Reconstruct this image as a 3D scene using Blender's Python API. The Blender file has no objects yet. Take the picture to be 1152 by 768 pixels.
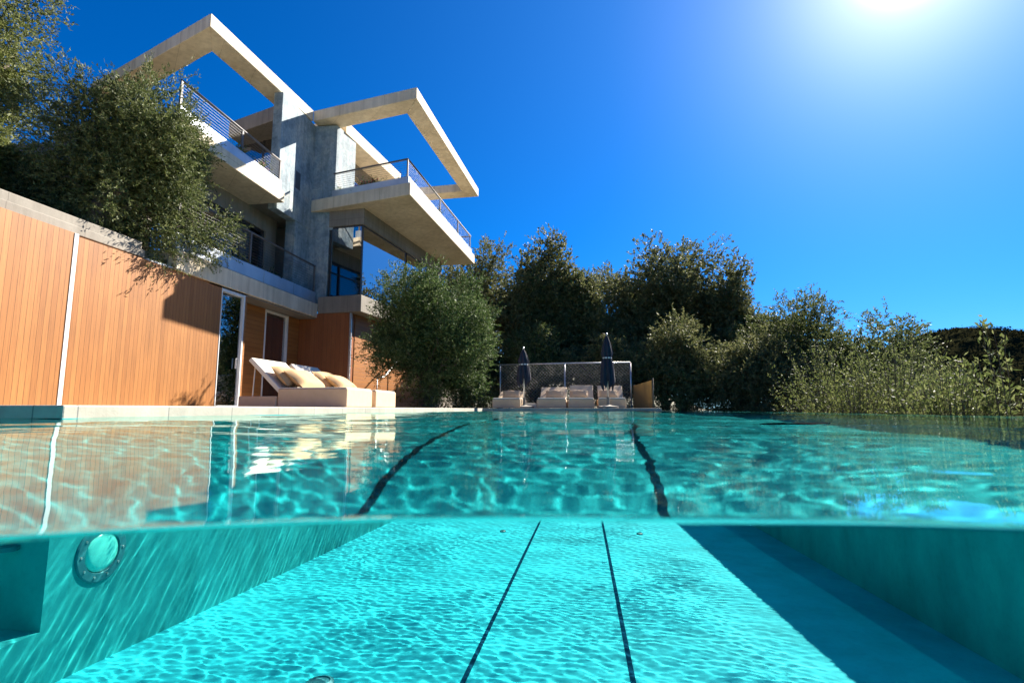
import bpy, math, random
import numpy as np
from mathutils import Vector, Matrix

SC = bpy.context.scene
COL = SC.collection
R = math.radians
SUN_AZ, SUN_EL = R(32), R(36.5)          # azimuth from +Y towards +X
CAM_Z = .045

# ------------------------------------------------------------------ materials
def new_mat(name):
    m = bpy.data.materials.new(name); m.use_nodes = True
    nt = m.node_tree
    return m, nt, nt.nodes['Principled BSDF'], nt.nodes.new, nt.links.new

def ramp(nt, fac, stops):
    r = nt.nodes.new('ShaderNodeValToRGB')
    e = r.color_ramp.elements
    while len(e) < len(stops): e.new(.5)
    for el, (p, c) in zip(e, stops):
        el.position = p; el.color = (*c, 1)
    nt.links.new(fac, r.inputs[0])
    return r.outputs[0]

def noise(nt, scale, detail=6, rough=.6, vec=None, dist=0):
    n = nt.nodes.new('ShaderNodeTexNoise')
    n.inputs['Scale'].default_value = scale; n.inputs['Detail'].default_value = detail
    n.inputs['Roughness'].default_value = rough; n.inputs['Distortion'].default_value = dist
    if vec is not None: nt.links.new(vec, n.inputs['Vector'])
    return n.outputs[0]

def coords(nt, scale=(1, 1, 1)):
    t = nt.nodes.new('ShaderNodeTexCoord'); mp = nt.nodes.new('ShaderNodeMapping')
    mp.inputs['Scale'].default_value = scale
    nt.links.new(t.outputs['Object'], mp.inputs[0])
    return mp.outputs[0]

def mixc(nt, a, b, fac, mode='MULTIPLY'):
    m = nt.nodes.new('ShaderNodeMix'); m.data_type = 'RGBA'; m.blend_type = mode
    if isinstance(fac, float): m.inputs[0].default_value = fac
    else: nt.links.new(fac, m.inputs[0])
    nt.links.new(a, m.inputs[6]); nt.links.new(b, m.inputs[7])
    return m.outputs[2]

def bump(nt, bsdf, h, strength=.3, dist=.01):
    b = nt.nodes.new('ShaderNodeBump'); b.inputs['Strength'].default_value = strength
    b.inputs['Distance'].default_value = dist
    nt.links.new(h, b.inputs['Height']); nt.links.new(b.outputs[0], bsdf.inputs['Normal'])

def mottled(name, c0, c1, scale=3, rough=.8, bumps=.2, bscale=40, bdist=.01, stretch=(1, 1, 1), spec=.5, metal=0, detail=7):
    m, nt, p, N, L = new_mat(name)
    v = coords(nt, stretch)
    L(ramp(nt, noise(nt, scale, detail, .62, v), [(.3, c0), (.7, c1)]), p.inputs['Base Color'])
    p.inputs['Roughness'].default_value = rough; p.inputs['Specular IOR Level'].default_value = spec
    p.inputs['Metallic'].default_value = metal
    if bumps: bump(nt, p, noise(nt, bscale, 5, .6, v), bumps, bdist)
    return m

def plank_mat(name, c0, c1, vertical=True, width=.115):
    m, nt, p, N, L = new_mat(name)
    t = N('ShaderNodeTexCoord'); s = N('ShaderNodeSeparateXYZ'); L(t.outputs['Object'], s.inputs[0])
    add = N('ShaderNodeMath'); add.operation = 'ADD'
    L(s.outputs[0], add.inputs[0]); L(s.outputs[1], add.inputs[1])
    c = N('ShaderNodeCombineXYZ')
    long_, cross = (s.outputs[2], add.outputs[0]) if vertical else (add.outputs[0], s.outputs[2])
    L(long_, c.inputs[0]); L(cross, c.inputs[1])
    b = N('ShaderNodeTexBrick'); L(c.outputs[0], b.inputs['Vector'])
    b.inputs['Scale'].default_value = 1; b.inputs['Brick Width'].default_value = 40; b.inputs['Row Height'].default_value = width
    b.inputs['Mortar Size'].default_value = .0035; b.inputs['Mortar Smooth'].default_value = .1
    b.inputs['Color1'].default_value = (*c0, 1); b.inputs['Color2'].default_value = (*c1, 1)
    b.inputs['Mortar'].default_value = (c0[0] * .35, c0[1] * .32, c0[2] * .3, 1); b.offset = .37
    mp = N('ShaderNodeMapping'); L(c.outputs[0], mp.inputs[0]); mp.inputs['Scale'].default_value = (1.2, 46, 1)
    g = ramp(nt, noise(nt, 1.6, 9, .68, mp.outputs[0], .6), [(.25, (.58, .53, .48)), (.5, (1, 1, 1)), (.78, (1.18, 1.12, 1.02))])
    mp2 = N('ShaderNodeMapping'); L(c.outputs[0], mp2.inputs[0]); mp2.inputs['Scale'].default_value = (.5, 1.1, 1)
    w = ramp(nt, noise(nt, 1.3, 4, .55, mp2.outputs[0]), [(.3, (.84, .82, .8)), (.7, (1.08, 1.06, 1.04))])
    L(mixc(nt, mixc(nt, b.outputs[0], g, 1.), w, 1.), p.inputs['Base Color'])
    p.inputs['Roughness'].default_value = .48; p.inputs['Specular IOR Level'].default_value = .35
    inv = N('ShaderNodeMath'); inv.operation = 'SUBTRACT'; inv.inputs[0].default_value = 1; L(b.outputs['Fac'], inv.inputs[1])
    bump(nt, p, inv.outputs[0], .6, .006)
    return m

def leaf_mat(name, dark, mid, light, trans=.28):
    m, nt, p, N, L = new_mat(name)
    g = N('ShaderNodeNewGeometry')
    c = ramp(nt, g.outputs['Random Per Island'], [(0, dark), (.55, mid), (1, light)])
    L(c, p.inputs['Base Color']); p.inputs['Roughness'].default_value = .62; p.inputs['Specular IOR Level'].default_value = .22
    t = N('ShaderNodeBsdfTranslucent'); L(c, t.inputs[0])
    mx = N('ShaderNodeMixShader'); mx.inputs[0].default_value = trans
    L(p.outputs[0], mx.inputs[1]); L(t.outputs[0], mx.inputs[2])
    L(mx.outputs[0], nt.nodes['Material Output'].inputs[0])
    return m

def plain(name, c, rough=.5, spec=.5, metal=0):
    m, nt, p, N, L = new_mat(name)
    p.inputs['Base Color'].default_value = (*c, 1); p.inputs['Roughness'].default_value = rough
    p.inputs['Specular IOR Level'].default_value = spec; p.inputs['Metallic'].default_value = metal
    return m

def concrete_mat(name, c0, c1, joints=0.):
    """cast concrete: cloudy tone, rain streaks, pores"""
    m, nt, p, N, L = new_mat(name)
    v = coords(nt)
    base = ramp(nt, noise(nt, 1.1, 8, .62, v), [(.28, c0), (.72, c1)])
    st = ramp(nt, noise(nt, 1.0, 6, .6, coords(nt, (7, 7, .5))), [(.34, (.80, .79, .78)), (.6, (1, 1, 1))])
    sp = ramp(nt, noise(nt, 55, 3, .6, v), [(.3, (.86, .86, .86)), (.46, (1, 1, 1))])
    t = N('ShaderNodeTexCoord'); sx = N('ShaderNodeSeparateXYZ'); L(t.outputs['Object'], sx.inputs[0])
    ad = N('ShaderNodeMath'); ad.operation = 'ADD'; L(sx.outputs[0], ad.inputs[0]); L(sx.outputs[1], ad.inputs[1])
    cb = N('ShaderNodeCombineXYZ'); L(ad.outputs[0], cb.inputs[0]); L(sx.outputs[2], cb.inputs[1])
    bk = N('ShaderNodeTexBrick'); L(cb.outputs[0], bk.inputs['Vector']); bk.inputs['Scale'].default_value = 1
    bk.inputs['Brick Width'].default_value = 1.25; bk.inputs['Row Height'].default_value = 6; bk.inputs['Mortar Size'].default_value = .006
    bk.inputs['Color1'].default_value = (1, 1, 1, 1); bk.inputs['Color2'].default_value = (.90, .90, .89, 1); bk.inputs['Mortar'].default_value = (.62, .61, .6, 1)
    L(mixc(nt, mixc(nt, mixc(nt, base, st, 1.), sp, 1.), bk.outputs[0], 1.), p.inputs['Base Color'])
    p.inputs['Roughness'].default_value = .82
    bump(nt, p, noise(nt, 60, 4, .6, v), .25, .006)
    return m

def stone_mat(name):
    """board-marked, weathered grey-green concrete of the tower"""
    m, nt, p, N, L = new_mat(name)
    v = coords(nt)
    a = ramp(nt, noise(nt, 1.5, 9, .68, v, .4), [(.25, (.11, .165, .205)), (.5, (.29, .36, .39)), (.75, (.52, .51, .45))])
    st = ramp(nt, noise(nt, 1.0, 7, .65, coords(nt, (5.5, 5.5, .7))), [(.35, (.62, .66, .68)), (.58, (1, 1, 1))])
    vo = ramp(nt, noise(nt, 7, 6, .7, v, 1.2), [(.38, (.70, .72, .74)), (.55, (1, 1, 1))])
    L(mixc(nt, mixc(nt, a, st, 1.), vo, 1.), p.inputs['Base Color']); p.inputs['Roughness'].default_value = .8
    bump(nt, p, noise(nt, 12, 7, .65, v), .5, .02)
    return m

def paver_mat(name):
    m, nt, p, N, L = new_mat(name)
    v = coords(nt)
    b = N('ShaderNodeTexBrick'); L(v, b.inputs['Vector'])
    b.inputs['Scale'].default_value = 1; b.inputs['Brick Width'].default_value = .9; b.inputs['Row Height'].default_value = .6
    b.inputs['Mortar Size'].default_value = .004
    b.inputs['Color1'].default_value = (.40, .36, .29, 1); b.inputs['Color2'].default_value = (.34, .31, .25, 1); b.inputs['Mortar'].default_value = (.17, .16, .14, 1)
    n = ramp(nt, noise(nt, 5, 8, .65, v), [(.3, (.78, .77, .74)), (.65, (1.05, 1.04, 1.02))])
    L(mixc(nt, b.outputs[0], n, 1.), p.inputs['Base Color']); p.inputs['Roughness'].default_value = .7
    bump(nt, p, noise(nt, 45, 5, .6, v), .25, .006)
    return m

def tile_pool_mat(name, c0, c1, stain=.78):
    """aqua pool plaster, faintly clouded, with small tool marks"""
    m, nt, p, N, L = new_mat(name)
    v = coords(nt)
    base = ramp(nt, noise(nt, .9, 7, .6, v, .4), [(.3, c0), (.7, c1)])
    st = ramp(nt, noise(nt, 1.4, 6, .62, coords(nt, (2, 2, .9))), [(.34, (stain * .95, stain, stain)), (.6, (1, 1, 1))])
    sp = ramp(nt, noise(nt, 30, 4, .6, v), [(.3, (.90, .92, .92)), (.5, (1, 1, 1))])
    L(mixc(nt, mixc(nt, base, st, 1.), sp, 1.), p.inputs['Base Color'])
    p.inputs['Roughness'].default_value = .6; p.inputs['Specular IOR Level'].default_value = .15
    return m

M = {}
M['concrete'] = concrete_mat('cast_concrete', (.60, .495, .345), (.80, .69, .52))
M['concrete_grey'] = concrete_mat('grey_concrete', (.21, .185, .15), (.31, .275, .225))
M['stone'] = stone_mat('tower_stone')
M['wood_v'] = plank_mat('vertical_timber', (.37, .160, .045), (.295, .120, .032), True, .088)
M['wood_h'] = plank_mat('horizontal_timber', (.38, .160, .045), (.31, .125, .034), False, .12)
M['wood_d'] = plank_mat('dark_timber', (.30, .105, .034), (.25, .085, .028), True, .14)
M['white'] = mottled('white_frame', (.62, .62, .60), (.72, .72, .70), 4, .45, 0)
M['zinc'] = mottled('zinc_flashing', (.36, .40, .45), (.50, .53, .57), 2.2, .38, .1, 20, .004, (1, 1, .5), .5, .55)
M['steel'] = mottled('brushed_steel', (.42, .42, .42), (.55, .55, .54), 8, .35, 0, metal=.8)
M['dark_frame'] = plain('dark_frame', (.03, .03, .032), .4)
M['paver'] = paver_mat('stone_pavers')
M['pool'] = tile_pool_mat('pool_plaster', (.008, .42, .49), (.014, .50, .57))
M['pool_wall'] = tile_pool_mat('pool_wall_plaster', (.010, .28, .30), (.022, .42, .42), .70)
M['joint'] = plain('dark_joint', (.003, .035, .07), .9, .0)
M['ring'] = mottled('light_ring', (.015, .14, .17), (.02, .19, .22), 30, .5, 0)
M['lens'] = mottled('light_lens', (.10, .72, .62), (.13, .78, .68), 3, .25, 0)
M['bed'] = mottled('beige_upholstery', (.54, .385, .235), (.60, .435, .275), 6, .85, .3, 300, .002)
M['bed_light'] = mottled('cream_mattress', (.60, .54, .44), (.66, .60, .50), 6, .85, .3, 300, .002)
M['pillow'] = mottled('tan_cushion', (.47, .29, .13), (.55, .35, .165), 7, .9, .35, 260, .003)
M['pillow_light'] = mottled('sand_cushion', (.50, .34, .20), (.58, .40, .24), 7, .9, .35, 260, .003)
M['navy'] = mottled('navy_canopy', (.018, .018, .03), (.03, .03, .045), 8, .8, .3, 30, .01)
M['bark'] = mottled('olive_bark', (.06, .045, .032), (.16, .125, .09), 9, .9, .8, 30, .03, (1, 1, .35))
M['leaf_olive'] = leaf_mat('olive_leaf', (.04, .058, .016), (.11, .138, .042), (.20, .215, .095))
M['leaf_green'] = leaf_mat('bush_leaf', (.024, .05, .013), (.075, .125, .032), (.19, .235, .10))
M['leaf_dark'] = leaf_mat('far_leaf', (.06, .075, .028), (.135, .148, .055), (.22, .21, .095), .32)
M['leaf_yellow'] = leaf_mat('yellow_leaf', (.05, .07, .016), (.13, .155, .04), (.23, .24, .095), .34)
M['leaf_shrub'] = leaf_mat('shrub_leaf', (.06, .085, .024), (.135, .165, .048), (.23, .245, .10), .34)
M['soil'] = mottled('dry_soil', (.20, .145, .085), (.36, .27, .165), 2.5, .95, .6, 14, .05)
M['ground'] = mottled('scrub_ground', (.05, .05, .025), (.13, .115, .06), .5, .95, .6, 6, .1)
M['hill_leaf'] = mottled('hill_leaf', (.012, .014, .006), (.036, .034, .014), .35, .95, 0, spec=0)
M['hill'] = mottled('wooded_hill', (.012, .014, .006), (.034, .032, .014), .3, .95, 0, spec=0)
M['reed'] = mottled('reed_screen', (.32, .22, .10), (.50, .37, .19), 3, .85, .4, 60, .01, (14, 14, .4))
_r = M['reed'].node_tree; _t = _r.nodes.new('ShaderNodeBsdfTranslucent'); _t.inputs[0].default_value = (.36, .27, .13, 1)
_x = _r.nodes.new('ShaderNodeMixShader'); _x.inputs[0].default_value = .5
_r.links.new(_r.nodes['Principled BSDF'].outputs[0], _x.inputs[1]); _r.links.new(_t.outputs[0], _x.inputs[2]); _r.links.new(_x.outputs[0], _r.nodes['Material Output'].inputs[0])
M['flower_red'] = plain('red_petal', (.45, .04, .03), .6)
M['flower_pink'] = plain('pink_petal', (.55, .25, .22), .6)
M['terracotta'] = mottled('terracotta', (.33, .13, .07), (.42, .18, .10), 8, .85, .2)
M['debris'] = plain('dark_float', (.012, .014, .014), 1, 0)
M['rail'] = mottled('rail_metal', (.10, .09, .085), (.15, .135, .125), 8, .55, 0, spec=.3)
M['wire'] = plain('wire_grey', (.20, .20, .20), .6, .3)
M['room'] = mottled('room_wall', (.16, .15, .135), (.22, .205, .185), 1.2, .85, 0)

def glass_mat(name, tint, spec=.9, rough=.012):
    m, nt, p, N, L = new_mat(name)
    gl = N('ShaderNodeBsdfGlossy'); gl.inputs['Roughness'].default_value = rough; gl.inputs[0].default_value = (.92, .95, 1, 1)
    tr = N('ShaderNodeBsdfTransparent'); tr.inputs[0].default_value = (*tint, 1)
    fr = N('ShaderNodeFresnel'); fr.inputs[0].default_value = 1.9
    v = coords(nt)
    bm = N('ShaderNodeBump'); bm.inputs['Strength'].default_value = .05; bm.inputs['Distance'].default_value = .02
    L(noise(nt, 1.1, 2, .4, v), bm.inputs['Height']); L(bm.outputs[0], gl.inputs['Normal'])
    ad = N('ShaderNodeMath'); ad.operation = 'MULTIPLY_ADD'; ad.inputs[1].default_value = spec; ad.inputs[2].default_value = .28; ad.use_clamp = True
    L(fr.outputs[0], ad.inputs[0])
    mx = N('ShaderNodeMixShader'); L(ad.outputs[0], mx.inputs[0]); L(tr.outputs[0], mx.inputs[1]); L(gl.outputs[0], mx.inputs[2])
    L(mx.outputs[0], nt.nodes['Material Output'].inputs[0])
    return m
M['glass'] = glass_mat('coated_glass', (.30, .32, .34))

# water: clear dielectric, real waves in the mesh
wm = bpy.data.materials.new('pool_water'); wm.use_nodes = True
nt = wm.node_tree; nt.nodes.clear()
o_ = nt.nodes.new('ShaderNodeOutputMaterial'); g_ = nt.nodes.new('ShaderNodeBsdfGlass')
g_.inputs['IOR'].default_value = 1.333; g_.inputs['Roughness'].default_value = 0; g_.inputs[0].default_value = (.80, 1, .95, 1)
nt.links.new(g_.outputs[0], o_.inputs[0])
M['water'] = wm

# ------------------------------------------------------------------ mesh builder
class MB:
    def __init__(s): s.v = []; s.f = []
    def add(s, vs, fs):
        b = len(s.v); s.v += [tuple(map(float, p)) for p in vs]; s.f += [tuple(i + b for i in f) for f in fs]; return s
    def prism(s, poly, z0, z1):
        a = sum(poly[i][0] * poly[(i + 1) % len(poly)][1] - poly[(i + 1) % len(poly)][0] * poly[i][1] for i in range(len(poly)))
        if a < 0: poly = poly[::-1]
        n = len(poly)
        vs = [(x, y, z0) for x, y in poly] + [(x, y, z1) for x, y in poly]
        return s.add(vs, [tuple(range(n))[::-1], tuple(range(n, 2 * n))] + [(i, (i + 1) % n, n + (i + 1) % n, n + i) for i in range(n)])
    def box(s, x0, x1, y0, y1, z0, z1): return s.prism([(x0, y0), (x1, y0), (x1, y1), (x0, y1)], z0, z1)
    def beam(s, a, b, w, z0, z1, side=1):
        """plan line a-b, thickness w to the left (side=1) of it"""
        dx, dy = b[0] - a[0], b[1] - a[1]; l = math.hypot(dx, dy); nx, ny = -dy / l * w * side, dx / l * w * side
        return s.prism([a, b, (b[0] + nx, b[1] + ny), (a[0] + nx, a[1] + ny)], z0, z1)
    def quad(s, *p): return s.add(p, [tuple(range(len(p)))])
    def slab3(s, pts, n, t):
        """thick polygon: pts in space, extruded by t along n"""
        k = len(pts); n = Vector(n).normalized() * t
        vs = [Vector(p) for p in pts]; vs += [p + n for p in vs]
        return s.add(vs, [tuple(range(k))[::-1], tuple(range(k, 2 * k))] + [(i, (i + 1) % k, k + (i + 1) % k, k + i) for i in range(k)])
    def tube(s, path, rad, n=8, cap=True):
        path = [Vector(p) for p in path]; rad = [rad] * len(path) if not hasattr(rad, '__len__') else rad
        rings = []; up = None
        for i, p in enumerate(path):
            d = (path[min(i + 1, len(path) - 1)] - path[max(i - 1, 0)]).normalized()
            if up is None: up = d.orthogonal().normalized()
            up = (up - d * up.dot(d)).normalized(); w = d.cross(up)
            rings.append([p + (up * math.cos(6.28318 * k / n) + w * math.sin(6.28318 * k / n)) * rad[i] for k in range(n)])
        vs = [q for r in rings for q in r]; fs = []
        for i in range(len(path) - 1):
            for k in range(n):
                fs.append((i * n + k, i * n + (k + 1) % n, (i + 1) * n + (k + 1) % n, (i + 1) * n + k))
        if cap: fs += [tuple(range(n))[::-1], tuple(range((len(path) - 1) * n, len(path) * n))]
        return s.add(vs, fs)
    def lathe(s, c, prof, n=24, axis=2):
        vs = []
        for r, h in prof:
            for k in range(n):
                a = 6.28318530718 * k / n; q = [r * math.cos(a), r * math.sin(a), h]
                if axis == 0: q = [h, r * math.cos(a), r * math.sin(a)]
                vs.append((c[0] + q[0], c[1] + q[1], c[2] + q[2]))
        fs = [(i * n + k, i * n + (k + 1) % n, (i + 1) * n + (k + 1) % n, (i + 1) * n + k) for i in range(len(prof) - 1) for k in range(n)]
        return s.add(vs, fs + [tuple(range(n))[::-1], tuple(range((len(prof) - 1) * n, len(prof) * n))])
    def build(s, name, mat, parent=None, bevel=0, smooth=False, seg=2):
        me = bpy.data.meshes.new(name); me.from_pydata(s.v, [], s.f); me.materials.append(mat)
        if smooth: me.polygons.foreach_set('use_smooth', [True] * len(me.polygons))
        me.update()
        o = bpy.data.objects.new(name, me); COL.objects.link(o); put(o, parent)
        if bevel:
            b = o.modifiers.new('bevel', 'BEVEL'); b.width = bevel; b.segments = seg; b.limit_method = 'ANGLE'; b.angle_limit = R(40)
        return o

def put(o, parent):
    """parent without moving: geometry is written in world coordinates, things sit at an Empty"""
    if parent is not None:
        o.parent = parent
        o.matrix_parent_inverse = Matrix.Translation(-parent.location)   # parts keep location 0, so a part's own parent is the thing or an unmoved part

def tag(o, label=None, cat=None, group=None, kind=None):
    for k, v in (('label', label), ('category', cat), ('group', group), ('kind', kind)):
        if v: o[k] = v
    return o

def thing(name, loc, label, cat, group=None):
    o = bpy.data.objects.new(name, None); COL.objects.link(o); o.location = loc; o.empty_display_size = .2
    return tag(o, label, cat, group)

def lerp(a, b, t): return tuple(x + (y - x) * t for x, y in zip(a, b))

# ------------------------------------------------------------------ camera, light, sky
cam = bpy.data.cameras.new('camera'); co = bpy.data.objects.new('camera', cam); COL.objects.link(co); SC.camera = co
cam.sensor_width = 36; cam.lens = 36 * 600 / 1152; cam.clip_start = .02; cam.clip_end = 5000
cam.dof.use_dof = True; cam.dof.focus_distance = 7.0; cam.dof.aperture_fstop = 8.0; cam.dof.aperture_blades = 0
co.location = (0, 0, CAM_Z); co.rotation_euler = (R(90 + 7.219), 0, R(7.628))

w = bpy.data.worlds.new('World'); SC.world = w; w.use_nodes = True
nt = w.node_tree; bg = nt.nodes['Background']
sky = nt.nodes.new('ShaderNodeTexSky'); sky.sky_type = 'NISHITA'; sky.sun_disc = False
sky.sun_elevation = SUN_EL; sky.sun_rotation = SUN_AZ
sky.altitude = 200; sky.air_density = 1.0; sky.dust_density = .25; sky.ozone_density = 3.0
tint = nt.nodes.new('ShaderNodeMix'); tint.data_type = 'RGBA'; tint.blend_type = 'MULTIPLY'; tint.inputs[0].default_value = 1
tint.inputs[7].default_value = (.21, .42, .74, 1)
hs = nt.nodes.new('ShaderNodeHueSaturation'); hs.inputs['Saturation'].default_value = 1.12
nt.links.new(sky.outputs[0], tint.inputs[6]); nt.links.new(tint.outputs[2], hs.inputs['Color'])
# the bright aureole of the air round the sun
tc = nt.nodes.new('ShaderNodeTexCoord'); dp = nt.nodes.new('ShaderNodeVectorMath'); dp.operation = 'DOT_PRODUCT'
dp.inputs[1].default_value = (math.sin(SUN_AZ) * math.cos(SUN_EL), math.cos(SUN_AZ) * math.cos(SUN_EL), math.sin(SUN_EL))
nt.links.new(tc.outputs['Generated'], dp.inputs[0])
last = hs.outputs[0]
for power, col in ((1500, (40, 40, 40)), (170, (3.4, 2.9, 2.8)), (40, (1.5, 1.25, 1.3)), (7, (.28, .58, 1.05))):
    mx_ = nt.nodes.new('ShaderNodeMath'); mx_.operation = 'MAXIMUM'; mx_.inputs[1].default_value = 0; nt.links.new(dp.outputs['Value'], mx_.inputs[0])
    pw = nt.nodes.new('ShaderNodeMath'); pw.operation = 'POWER'; pw.inputs[1].default_value = power; nt.links.new(mx_.outputs[0], pw.inputs[0])
    ad = nt.nodes.new('ShaderNodeMix'); ad.data_type = 'RGBA'; ad.blend_type = 'ADD'; ad.inputs[7].default_value = (*col, 1)
    nt.links.new(pw.outputs[0], ad.inputs[0]); nt.links.new(last, ad.inputs[6]); last = ad.outputs[2]
nt.links.new(last, bg.inputs[0])
bg.inputs[1].default_value = .055

sl = bpy.data.lights.new('sun', 'SUN'); sl.energy = 5.0; sl.angle = R(.5); sl.color = (1, .93, .82)
so = bpy.data.objects.new('sun', sl); COL.objects.link(so)
sl.cycles.is_caustics_light = True
sd = Vector((math.sin(SUN_AZ) * math.cos(SUN_EL), math.cos(SUN_AZ) * math.cos(SUN_EL), math.sin(SUN_EL)))
so.rotation_euler = sd.to_track_quat('Z', 'Y').to_euler()
vs = SC.view_settings; vs.view_transform = 'Standard'; vs.look = 'None'; vs.exposure = 1.85; vs.gamma = 1
SC.cycles.max_bounces = 10; SC.cycles.transparent_max_bounces = 12; SC.cycles.transmission_bounces = 8; SC.cycles.glossy_bounces = 5
SC.cycles.diffuse_bounces = 4

# ------------------------------------------------------------------ pool
XL, XR, YE, YB, XLEDGE = -2.53, 2.12, 13.3, -3., 2.75
YN, XN = 2.32, -4.3                                       # the recess in the left wall
def fz(y): return -1.25 - .0367 * (y - 2.41)
RECV = []
pool = thing('swimming_pool', (0, 5, 0), 'long turquoise pool seen half under water, with a dark seam pair along its floor', 'pool')
def part(mb, name, mat, parent, **k):
    o = mb.build(name, mat, parent, **k); return o
fl = MB()
fl.quad((XN - .3, YB, fz(YB)), (XR + .2, YB, fz(YB)), (XR + .2, YE + .2, fz(YE + .2)), (XN - .3, YE + .2, fz(YE + .2)))
RECV.append(part(fl, 'pool_floor', M['pool'], pool))
pf = RECV[0]
for x, w_ in ((-.60, .026), (.215, .026)):
    j = MB(); j.quad((x - w_ / 2, YB, fz(YB) + .004), (x + w_ / 2, YB, fz(YB) + .004), (x + w_ / 2, YE, fz(YE) + .004), (x - w_ / 2, YE, fz(YE) + .004))
    RECV.append(part(j, 'floor_seam', M['joint'], pf))
for (x, y, r) in ((-1.27, 2.58, .065), (-.98, 6.5, .035), (.62, 6.6, .035)):
    RECV.append(part(MB().lathe((x, y, fz(y) + .001), [(r, 0), (r, .012), (r * .75, .018), (r * .7, .012)], 20), 'floor_inlet', M['ring'], pf))
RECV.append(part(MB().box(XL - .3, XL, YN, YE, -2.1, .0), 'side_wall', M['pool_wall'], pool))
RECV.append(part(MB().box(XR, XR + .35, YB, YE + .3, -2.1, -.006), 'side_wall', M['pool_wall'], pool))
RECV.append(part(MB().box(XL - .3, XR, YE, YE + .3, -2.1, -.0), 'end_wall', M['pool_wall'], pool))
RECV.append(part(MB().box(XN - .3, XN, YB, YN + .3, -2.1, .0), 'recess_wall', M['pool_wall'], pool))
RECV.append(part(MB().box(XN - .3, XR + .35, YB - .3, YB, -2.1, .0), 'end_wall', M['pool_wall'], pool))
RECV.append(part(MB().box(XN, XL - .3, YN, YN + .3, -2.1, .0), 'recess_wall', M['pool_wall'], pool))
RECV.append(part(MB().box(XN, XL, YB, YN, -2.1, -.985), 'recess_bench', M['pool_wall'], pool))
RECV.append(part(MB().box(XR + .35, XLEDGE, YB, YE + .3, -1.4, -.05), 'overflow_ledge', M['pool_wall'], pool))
RECV.append(part(MB().lathe((-2.72, YN - .03, -.62), [(.045, 0), (.045, .02), (.02, .024)], 18), 'return_inlet', M['ring'], pool))
lt = part(MB().lathe((XL - .02, 2.61, -.70), [(.150, 0), (.150, .024), (.143, .030), (.105, .032), (.10, .02)], 40, axis=0), 'pool_light', M['ring'], pool, smooth=False)
RECV.append(lt)
RECV.append(part(MB().lathe((XL - .02, 2.61, -.70), [(.098, .01), (.097, .026), (.07, .034), (.03, .038), (.005, .039)], 36, axis=0), 'light_lens', M['lens'], lt, smooth=True))
for k in range(10):
    a = k * .628
    RECV.append(part(MB().lathe((XL + .009, 2.61 + .124 * math.cos(a), -.70 + .124 * math.sin(a)), [(.007, 0), (.006, .006)], 8, axis=0), 'ring_screw', M['steel'], lt))

# water: one sheet with real ripples; round the camera's port it draws back
rng = np.random.default_rng(11)
WV = []
for i in range(150):
    lam = math.exp(rng.uniform(math.log(.040), math.log(.5)))
    a = rng.normal(1.25, .42) if rng.random() < .8 else rng.uniform(0, 6.283)
    slope = (.0026 if lam < .11 else .0011 if lam < .3 else .0013) * rng.uniform(.5, 1.2)
    WV.append((2 * math.pi / lam, a, slope * lam / (2 * math.pi), rng.uniform(0, 6.283)))
for i in range(9):                                        # a few long, low swells
    lam = rng.uniform(.55, 1.5); WV.append((2 * math.pi / lam, rng.uniform(0, 6.283), .0105 * lam / (2 * math.pi), rng.uniform(0, 6.283)))
def wave(X, Y):
    Z = np.zeros_like(X)
    for k, a, A, ph in WV: Z += A * np.sin(k * (X * math.cos(a) + Y * math.sin(a)) + ph)
    d = np.hypot(X, Y - .05)
    damp = np.clip((d - .22) / 1.5, 0, 1); damp = .40 + .6 * damp * damp * (3 - 2 * damp)
    patch = .85 + .30 * np.sin(.9 * X + 1.3) * np.sin(.6 * Y + .4) + .22 * np.sin(2.3 * X - .8 * Y) * np.sin(1.7 * Y + .6 * X + 1) + .12 * np.sin(5.1 * X + 2 * Y) * np.sin(4.3 * Y)
    calm = 1 - .78 * np.clip((X - 1.35) / .5, 0, 1) * np.clip((2.9 - X) / .5, 0, 1)                       # quieter along the overflow edge
    return Z * damp * patch * calm
# the line where the water meets the port, in plan
EX = np.array([-.5, -.21, -.17, -.13, -.08, -.03, .02, .07, .12, .17, .5])
EY = np.array([.11, .166, .184, .201, .217, .226, .229, .231, .232, .230, .225])
def ystart(x):
    e = np.interp(x, EX, EY)
    t = np.clip((np.abs(x) - .35) / .5, 0, 1); t = t * t * (3 - 2 * t)
    return (e + .0007 * np.sin(31 * x) + .0005 * np.sin(67 * x + 1)) * (1 - t) + YB * t
us = np.linspace(-1, 1, 331)
xs = np.linspace(XL, XLEDGE, 400)
YM = .7                                                   # behind this line the rows fan out round the port
rows = np.concatenate([np.linspace(0, 1, 120) ** 1.5 - 1, YM + (YE + .02 - YM) * (np.linspace(0, 1, 850)[1:]) ** 1.12])
nr = len(rows)
WX = np.zeros((nr, len(xs))); WY = WX.copy()
for i, x in enumerate(xs):
    y0 = ystart(x)
    WX[:, i] = x; WY[:, i] = np.where(rows <= 0, y0 + (YM - y0) * (rows + 1), rows)
WZ = wave(WX, WY)
dist = WY - np.array([ystart(x) for x in xs])[None, :]
near = (np.abs(WX) < .5)
WZ = WZ + np.where(near, .0012 * np.exp(-dist / .006), 0)            # meniscus climbing the port
lip = []
for th in list(np.linspace(90, 15, 8)):                              # the rounded lip where the water clings to the port
    a = math.radians(th); lr = np.where(np.abs(xs) < .5, .0017 + .0003 * np.sin(xs * 23), .0005)
    lip.append(np.stack([xs, WY[0] - lr * math.sin(a), WZ[0] - lr * (1 - math.cos(a)) * .9], 1))
LIP = np.stack(lip)
WX = np.concatenate([LIP[:, :, 0], WX]); WY = np.concatenate([LIP[:, :, 1], WY]); WZ = np.concatenate([LIP[:, :, 2], WZ])
nr = len(WX)
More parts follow.
